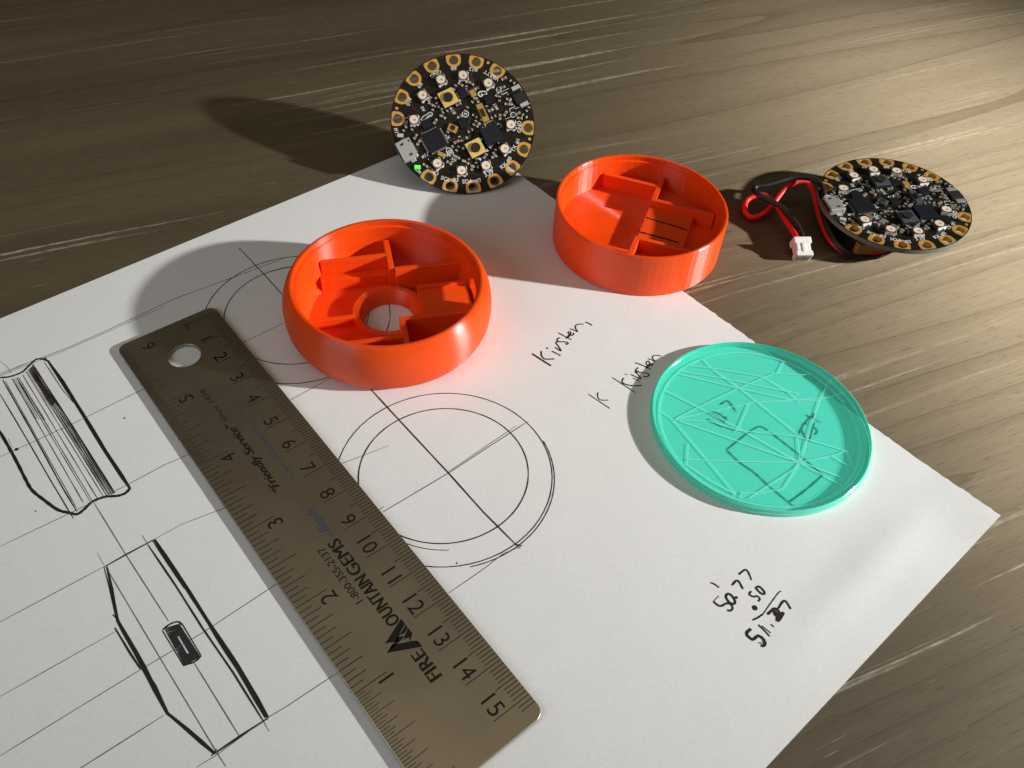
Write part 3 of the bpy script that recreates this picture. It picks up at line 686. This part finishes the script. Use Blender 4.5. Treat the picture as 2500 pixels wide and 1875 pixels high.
# colour LEDs
def led_meshes():
    bm_ = bmesh.new(); box(bm_, 0, 0, .02, 1.35, 3.4, 3.4, 0, .08); me1 = bm_
    return me1
bm = led_meshes(); tmp = bm_obj("color_led", bm, m_ledb); lm = tmp.data; bpy.data.objects.remove(tmp)
bm = bmesh.new(); cyl(bm, 0, 0, 1.355, 1.42, 1.5, 28); cyl(bm, .25, -.2, 1.43, 1.46, .42, 10); tmp = bm_obj("lens", bm, m_lens); ln_ = tmp.data; bpy.data.objects.remove(tmp)
ln_.materials.append(m_die)
for p in ln_.polygons:
    if p.center.z > .001425: p.material_index = 1
bm = bmesh.new(); box(bm, 1.78, 0, .02, 1.1, .12, 3.3); box(bm, 0, -1.78, .02, 1.1, 3.3, .12)
for sx in (-1.1, 1.1): box(bm, sx, -1.98, .02, .5, .6, .24); box(bm, 1.98, sx, .02, .5, .24, .6)
tmp = bm_obj("terminal", bm, m_ledw); lt = tmp.data; bpy.data.objects.remove(tmp)
for (x, y), rot in zip(((730, 390), (955, 345), (1210, 425), (1440, 845), (1378, 1090), (1188, 1260), (940, 1310), (695, 1238), (458, 795), (545, 548)), (-2, -25, 0, -25, 10, -10, -25, 8, -18, 10)):
    o = link(bpy.data.objects.new("color_led", lm), board); bx_, by_ = b1(x, y, 1.3); o.location = (bx_ * S, by_ * S, 0); o.rotation_euler = (0, 0, math.radians(rot))
    link(bpy.data.objects.new("lens", ln_), o); link(bpy.data.objects.new("terminal", lt), o)
# push buttons
def button(x, y):
    cx, cy = b1(x, y, 1.9)
    o_ = boxobj("push_button", m_navy, board, cx, cy, .02, 1.6, 6.0, 6.0, 0, .1)
    pl_ = boxobj("cover_plate", m_warmplate, o_, cx, cy, 1.61, 1.95, 5.7, 5.7, 0, .12)
    bm_ = bmesh.new(); cyl(bm_, cx, cy, 1.96, 2.55, 1.68, 28); p_ = bm_obj("plunger", bm_, m_dark, o_)
    bm_ = bmesh.new()
    for sx in (-1, 1):
        for sy in (-1, 1): box(bm_, cx + sx * 3.5, cy + sy * 2.2, .02, .35, .9, .8, 0, .08)
    bm_obj("terminal", bm_, m_tin, o_)
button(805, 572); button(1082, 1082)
# main chips with gull-wing pins
def chip(name, x, y, sx, sy, h, rot=0, pins=0, pitch=.5, matl=m_chip, sides=4, h0=.02):
    cx, cy = b1(x, y, h)
    o_ = boxobj(name, matl, board, cx, cy, h0, h, sx, sy, math.radians(rot), .06)
    if pins:
        bm_ = bmesh.new(); c, s_ = math.cos(math.radians(rot)), math.sin(math.radians(rot))
        for sd in range(sides):
            a = sd * math.pi / 2 if sides == 4 else sd * math.pi
            ca, sa = math.cos(a), math.sin(a); ext = sx if abs(ca) > .5 else sy
            for k in range(pins):
                off = (k - (pins - 1) / 2) * pitch
                lx, ly = (ext / 2 + .28) * ca - off * sa, (ext / 2 + .28) * sa + off * ca
                box(bm_, cx + lx * c - ly * s_, cy + lx * s_ + ly * c, .02, .16, .62 if abs(ca) > .5 else pitch * .5, pitch * .5 if abs(ca) > .5 else .62, math.radians(rot))
        bm_obj("pin_row", bm_, m_tin, o_)
    return o_
chip("microcontroller", 665, 1000, 7.2, 7.2, .95, 0, 11, .55)
chip("memory_chip", 955, 525, 3.2, 3.4, .9, 0, 4, .7, sides=2)
chip("motion_sensor", 958, 832, 3.1, 3.1, .85)
chip("buzzer", 1248, 945, 6.6, 6.4, 1.9, -4, matl=m_navy)
chip("regulator", 1222, 590, 3.6, 3.0, 1.0)
chip("temperature_part", 585, 840, 3.4, 3.0, .9)
o = chip("microphone", 850, 882, 3.3, 2.6, 1.0, -50, matl=m_amber); bm = bmesh.new(); cx, cy = b1(850, 878, 1.0); cyl(bm, cx, cy, 1.005, 1.04, .95, 20); bm_obj("sound_port", bm, m_dark, o)
o = chip("slide_switch", 1155, 722, 2.3, 6.6, 1.4, -4, matl=m_amber); cx, cy = b1(1158, 728, 1.5); boxobj("slider", m_dark, o, cx, cy, 1.41, 2.1, 1.0, 2.8, math.radians(-4), .08)
chip("light_sensor", 740, 1148, 2.9, 1.4, .7, -50, matl=m_amber)
o = chip("battery_socket", 1530, 570, 4.2, 3.6, 1.0, 0, matl=m_dark)
for x, y in ((1490, 470), (1578, 638)): cx, cy = b1(x, y, .5); boxobj("solder_tab", m_tin, o, cx, cy, .02, .5, 3.2, 1.5, 0, .1)
chip("capacitor", 1055, 525, 2.0, 2.4, 1.1, 0, matl=m_amber)
# usb port
cx, cy = b1(388, 1098, 2.2)
usb = boxobj("usb_port", m_usb, board, cx - .1, cy, .02, 2.5, 5.4, 7.4, 0, .35)
bm = bmesh.new()
for dx, dy, w_, h_ in ((-.8, 2.2, 1.2, .7), (.4, -2.2, 1.2, .7), (1.9, 2.4, .5, .9)): box(bm, cx + dx, cy + dy, 2.51, 2.54, w_, h_, .2)
bm_obj("spring_slot", bm, m_dark, usb); boxobj("plug_opening", m_dark, usb, cx - 2.82, cy, .6, 2.1, .04, 6.2)
bm = bmesh.new()
for k in range(5): box(bm, cx + 2.95, cy + (k - 2) * .75, .02, .3, .7, .32)
for sy in (-1, 1): box(bm, cx + .6, cy + sy * 4.0, .02, .5, 1.8, .9, 0, .1)
bm_obj("solder_tab", bm, m_tin, usb)
# status lights
cx, cy = b1(495, 1275, .8); onled = boxobj("power_light", m_glow, board, cx, cy, .02, .8, 1.3, 2.1, math.radians(60), .1)
cx, cy = b1(320, 955, .8); boxobj("status_light", m_off, board, cx, cy, .02, .8, 1.3, 2.1, math.radians(60), .1)
# small passives: a body and two tinned ends each
def passive_mesh(matl, nm):
    bm_ = bmesh.new(); box(bm_, 0, 0, .02, .55, 1.1, .85, 0, .04)
    t_ = bm_obj(nm, bm_, matl); me = t_.data; bpy.data.objects.remove(t_)
    bm_ = bmesh.new()
    for sx in (-1, 1): box(bm_, sx * .78, 0, .015, .58, .44, .9, 0, .05)
    t_ = bm_obj("solder_end", bm_, m_tin); me2 = t_.data; bpy.data.objects.remove(t_); return me, me2
mc, me_ = passive_mesh(m_cap, "capacitor"); mr, _ = passive_mesh(m_res, "resistor")
spots = [(1370, 380, 30, 0), (1455, 415, 60, 1), (1355, 470, 20, 0), (1300, 540, 60, 0), (1325, 585, 90, 1), (1420, 590, 0, 0), (1405, 640, 0, 0), (1440, 625, 30, 0), (1610, 690, 60, 1), (1510, 735, 30, 0), (1580, 760, 60, 1),
         (1530, 780, 0, 0), (1195, 640, 0, 1), (1270, 690, 30, 1), (1235, 700, 30, 0), (1265, 770, 30, 1), (1040, 430, 60, 0), (990, 440, 0, 1), (930, 440, 60, 0), (870, 470, 60, 1), (1100, 600, 30, 0), (1060, 600, 60, 1),
         (910, 640, 30, 0), (990, 690, 60, 1), (1075, 760, 60, 0), (1075, 830, 60, 1), (1110, 850, 60, 0), (1030, 910, 30, 1), (740, 740, 60, 1), (755, 770, 60, 0), (675, 815, 60, 0), (660, 680, 60, 1), (630, 640, 60, 0),
         (805, 690, 60, 1), (700, 650, 30, 0), (790, 940, 60, 1), (890, 1020, 30, 0), (860, 1050, 60, 1), (900, 1090, 60, 1), (885, 1190, 60, 0), (935, 1200, 60, 1), (860, 1180, 60, 0), (815, 1235, 60, 0), (775, 1170, 30, 1),
         (1045, 1285, 0, 0), (1085, 1275, 0, 1), (1090, 1215, 0, 1), (1180, 1165, 60, 0), (1275, 1120, 60, 1), (1240, 1060, 60, 0), (1320, 1010, 60, 1), (1205, 865, 0, 1), (1270, 1170, 30, 0), (575, 1260, 60, 0), (365, 890, 60, 1),
         (475, 970, 60, 0), (505, 1030, 60, 0), (450, 880, 60, 1), (620, 590, 60, 0), (1150, 900, 60, 0), (930, 990, 30, 1), (990, 1230, 60, 0), (1130, 820, 60, 1), (1385, 735, 60, 0), (1330, 770, 0, 0)]
for x, y, r, k in spots:
    o = link(bpy.data.objects.new("resistor" if k else "capacitor", mr if k else mc), board); cx, cy = b1(x, y, .4); o.location = (cx * S, cy * S, 0); o.rotation_euler = (0, 0, math.radians(r + random.choice((0, 0, 90)) - 30))
    link(bpy.data.objects.new("solder_end", me_), o)
# silkscreen: lettering reads with its top towards the centre
b = ([], [])
def silk(body_, x, y, h=1.25, ang=None):
    c = Vector(b1(x, y)); up = (-c).normalized() if ang is None else Vector((-math.sin(ang), math.cos(ang))); adv = Vector((up.y, -up.x))
    put_text(b, body_, c - up * h / 2, adv, up, h, align='C', bold=.008, z=.07)
for s_, x, y in (("GND", 680, 335), ("#6", 862, 283), ("#12", 1060, 292), ("VBATT", 1243, 352), ("GND", 1525, 870), ("TX", 1470, 1088), ("#1", 1506, 1018), ("RX", 1364, 1262), ("#0", 1420, 1200), ("3.3V", 1220, 1340), ("SDA", 1000, 1422), ("#2", 1108, 1414), ("SCL", 778, 1396), ("#3", 880, 1404), ("GND", 650, 1318),
                 ("On", 505, 1312), ("#13", 285, 922), ("3.3V", 375, 815), ("#10", 410, 615), ("#9", 522, 450)): silk(s_, x, y, 1.35)
for s_, x, y, a in (("A0", 550, 690, math.pi / 2), ("A4", 1100, 480, math.pi), ("A5", 845, 1210, math.pi / 2), ("#17", 570, 1160, 0), ("#19", 852, 710, math.pi / 2), ("#21", 1285, 670, math.pi / 2), ("X\u2192", 930, 765, math.pi), ("R", 805, 975, math.pi / 2)): silk(s_, x, y, 1.15, a)
mesh_obj("silkscreen_lettering", b[0], b[1], m_silk, board)
I = Ink(lambda x, y: .06)
K = lambda *p: [b1(*q_) for q_ in p]
I.stroke(K((545, 780), (530, 795), (545, 805), (610, 770), (640, 755), (645, 735), (625, 722), (600, 735), (540, 775)), .25); I.stroke(K((590, 770), (635, 742)), .35)   # thermometer
I.stroke(K((790, 1085), (830, 1090), (855, 1130), (850, 1170), (815, 1160), (790, 1125), (790, 1085)), .25); I.stroke(K(*[(822 + 20 * math.cos(a * .6), 1128 + 22 * math.sin(a * .6)) for a in range(11)]), .25); I.dot(K((822, 1128))[0], .35)   # eye
I.stroke(K((1190, 515), (1160, 510), (1120, 520), (1112, 545), (1135, 562), (1155, 550), (1140, 535)), .45); I.stroke(K((1190, 515), (1195, 540), (1170, 540)), .3)   # ear
I.stroke(K(*[(980 + 32 * math.cos(a * .53), 740 + 30 * math.sin(a * .53)) for a in range(12)], (1012, 740)), .28); I.stroke(K((970, 750), (972, 728), (990, 750), (990, 730)), .22)   # N
for cx, cy in ((1318, 495), (1462, 748)): I.stroke(K(*[(cx + 24 * math.cos(a * .6), cy + 24 * math.sin(a * .6)) for a in range(11)], (cx + 24, cy)), .25); I.stroke(K((cx - 12, cy), (cx + 12, cy)), .25)
I.stroke(K((1340, 520), (1350, 545), (1400, 520), (1415, 550)), .25, smooth=False); I.stroke(K((1340, 518), (1425, 478)), .25, smooth=False)
I.stroke(K((1435, 720), (1425, 690), (1480, 668), (1465, 640)), .25, smooth=False); I.stroke(K((1480, 690), (1530, 668)), .25, smooth=False); I.stroke(K((1540, 480), (1600, 600)), .22, smooth=False)
I.stroke(K((1310, 890), (1290, 850), (1330, 835), (1345, 870), (1325, 880)), .4, smooth=False); I.stroke(K((1325, 910), (1345, 945)), .3)      # note
I.poly(K((1105, 1190), (1148, 1175), (1135, 1215)))
I.stroke(K((1165, 850), (1250, 805)), .25); I.stroke(K((660, 380), (700, 360)), .15); I.stroke(K((1385, 790), (1440, 770)), .2); I.stroke(K((600, 1195), (620, 1210)), .25); I.stroke(K((985, 965), (995, 990), (1005, 970)), .22)
I.build("silkscreen_symbols", m_silk, board)
# traces seen faintly through the mask
m_trace = mat("masked_copper_trace", (.045, .030, .012), .35)
I = Ink(lambda x, y: .008)
for k in range(46):
    a = random.uniform(0, 6.28); r = random.uniform(3, 19); p = Vector((r * math.cos(a), r * math.sin(a))); d_ = random.choice((0, 1, 2, 3)) * math.pi / 4 + random.choice((0, math.pi))
    P = [p]
    for j in range(3):
        p = p + Vector((math.cos(d_), math.sin(d_))) * random.uniform(1.2, 4); d_ += random.choice((-1, 1)) * math.pi / 4
        if p.length < 20.5: P.append(p)
    if len(P) > 1: I.stroke(P, random.choice((.22, .3, .6)), smooth=False, jit=0, taper=False)
I.build("copper_traces", m_trace, board)
# second board: copy of every part
def copy_tree(o_, parent=None):
    c = o_.copy(); sc.collection.objects.link(c); c.parent = parent
    for ch in list(o_.children): copy_tree(ch, c)
    return c
board2 = copy_tree(board)
def place(o_, R, C_c):
    o_.matrix_world = Matrix.Translation(C_c * S) @ R.to_4x4() @ Matrix.Scale(BK, 4)
place(board, B1R, B1C); place(board2, B2R, B2C)
board['label'] = "round black circuit board propped upright behind the cases, buttons coloured by a warm reflection and green light lit"
board2['label'] = "round black circuit board lying flat on its battery, grey buttons and no light lit"
def setmat(o_, matl):
    o_.material_slots[0].link = 'OBJECT'; o_.material_slots[0].material = matl
for ch in board2.children:  # this board's parts go without the painted warm reflection
    n0 = ch.name.split('.')[0]
    if n0 == "power_light": setmat(ch, m_off)
    if n0 == "microphone": setmat(ch, m_gunm)
    if n0 == "slide_switch": setmat(ch, m_gunm)
    if n0 == "light_sensor": setmat(ch, m_cap)
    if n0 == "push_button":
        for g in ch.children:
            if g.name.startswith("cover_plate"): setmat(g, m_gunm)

# ------------------------------------------------------------------ what holds the upright board: a small battery box behind it
PB = (-21.0, 116.5, 0.03)
prop = empty("battery_box", PB, "small black battery box hidden behind the upright circuit board", "battery box")
bm = bmesh.new(); box(bm, 0, 0, 0, 12.6, 24, 13, math.radians(9), .8); bm_obj("shell", bm, m_cell, prop)
bm = bmesh.new(); box(bm, 0, 0, 12.62, 12.9, 20, 9, math.radians(9), .1); bm_obj("lid", bm, m_navy, prop)

# ------------------------------------------------------------------ battery with cable under the flat board
HQ = (1780, 360, 2400, 680)
H3 = lambda *p: [p2w(*Z([(x, y)], HQ, 2212)[0], z) for x, y, z in p]
bc = Vector((133, 81, TZ + .05))
bat = empty("battery_pack", bc, "flat battery pack under the lying circuit board with red and black wires and white plug", "battery")
ubat = under(bc)
bm = bmesh.new(); box(bm, 0, 0, 0, 6.6, 30, 26, math.radians(10), .9); bm_obj("cell", bm, m_cell, bat)
bm = bmesh.new(); box(bm, -8, -9.5, 6.65, 6.95, 12, 12, math.radians(10), .1); box(bm, -9.2, -15.2, 1.0, 6.4, 13, 2.6, math.radians(10), .5); bm_obj("tape", bm, m_tape, bat)
def tube(name, P, r, matl, parent):
    P = catmull(P, 8); n = 10; V = []; F = []
    up = Vector((0, 0, 1)); prev = None
    for i, p in enumerate(P):
        t = (P[min(i + 1, len(P) - 1)] - P[max(i - 1, 0)]).normalized()
        if prev is None: a = t.cross(up).normalized() if abs(t.z) < .9 else Vector((1, 0, 0))
        else: a = (prev - t * prev.dot(t)).normalized()
        prev = a; b_ = t.cross(a)
        for k in range(n):
            an = 2 * math.pi * k / n; V.append(p + (a * math.cos(an) + b_ * math.sin(an)) * r)
    for i in range(len(P) - 1):
        for k in range(n): F.append((i * n + k, i * n + (k + 1) % n, (i + 1) * n + (k + 1) % n, (i + 1) * n + k))
    F.append(tuple(range(n - 1, -1, -1))); F.append(tuple((len(P) - 1) * n + k for k in range(n)))
    return mesh_obj(name, V, F, matl, parent, smooth=True)
plugtip_r = (598, 805, 4.2); plugtip_b = (645, 800, 4.2)
ubat(tube("red_wire", H3((1420, 860, 3.5), (1310, 908, 2.4), (1180, 930, 1.6), (1080, 930, 1.4), (950, 875, 1.6), (860, 775, 2.2), (800, 640, 3.2), (765, 510, 4.6), (735, 390, 6.2), (690, 315, 7.6), (620, 292, 8.2), (545, 318, 7.6), (450, 405, 6.2), (350, 535, 3.6), (255, 600, 2.0), (180, 602, 1.6), (140, 545, 2.2), (152, 468, 3.2), (220, 424, 4.2), (310, 418, 4.6), (400, 490, 4.4), (490, 625, 4.2), (560, 735, 4.2), plugtip_r), .98, m_redw, bat))
ubat(tube("black_wire", H3((1440, 880, 3.0), (1350, 925, 1.5), (1260, 955, 1.2), (1100, 945, 1.6), (960, 860, 3.2), (860, 700, 5.0), (830, 560, 7.0), (832, 450, 9.0), (822, 370, 10.4), (785, 308, 11.0), (700, 268, 11.0), (570, 262, 10.4), (440, 296, 9.4), (320, 330, 8.4), (238, 342, 8.0), (216, 366, 7.8), (262, 416, 7.6), (350, 462, 7.2), (450, 515, 6.8), (535, 600, 6.0), (600, 695, 5.0), plugtip_b), .98, m_blkw, bat))
# the plug: stepped nylon housing lying on the table, wires entering its raised far end
PQ = (1740, 380, 2060, 680)
pf = p2w(*Z([(1212, 1405)], PQ, 1770)[0], 1.0); pe = (p2w(*Z([(1165, 1130)], PQ, 1770)[0], 4.0) + p2w(*Z([(1290, 1150)], PQ, 1770)[0], 4.0)) / 2
ax = (pe - pf); ln0 = ax.length * .92; ax.normalize(); ax.rotate(Matrix.Rotation(math.radians(13), 3, 'Z'))
sd = Vector((ax.y, -ax.x, 0)).normalized(); upv = sd.cross(ax).normalized()
PM = Matrix((sd, ax, upv)).transposed()
bm = bmesh.new(); box(bm, 0, ln0 * .36, -2.0, 2.0, 5.0, ln0 * .72, 0, .3); box(bm, 0, ln0 * .84, -2.2, 2.3, 6.1, ln0 * .34, 0, .3); box(bm, 0, ln0 * .13, -2.1, 2.15, 5.8, ln0 * .26, 0, .25); box(bm, 0, ln0 * .42, 1.9, 2.3, 1.2, ln0 * .5, 0, .1)
bmesh.ops.transform(bm, matrix=PM.to_4x4(), verts=bm.verts)
lo = min(v.co.z for v in bm.verts); pcn = Vector((pf.x, pf.y, TZ + .02 - lo))
plug = bm_obj("plug", bm, m_white, bat); plug.location = (pcn - bc) * S
bm = bmesh.new()
for sx in (-1.3, 1.3): box(bm, sx, -.02, -1.0, 1.0, 1.5, .06)
bmesh.ops.transform(bm, matrix=PM.to_4x4(), verts=bm.verts)
bm_obj("contact_slot", bm, mat("slot_shadow_grey", (.35, .33, .31), .6), plug)
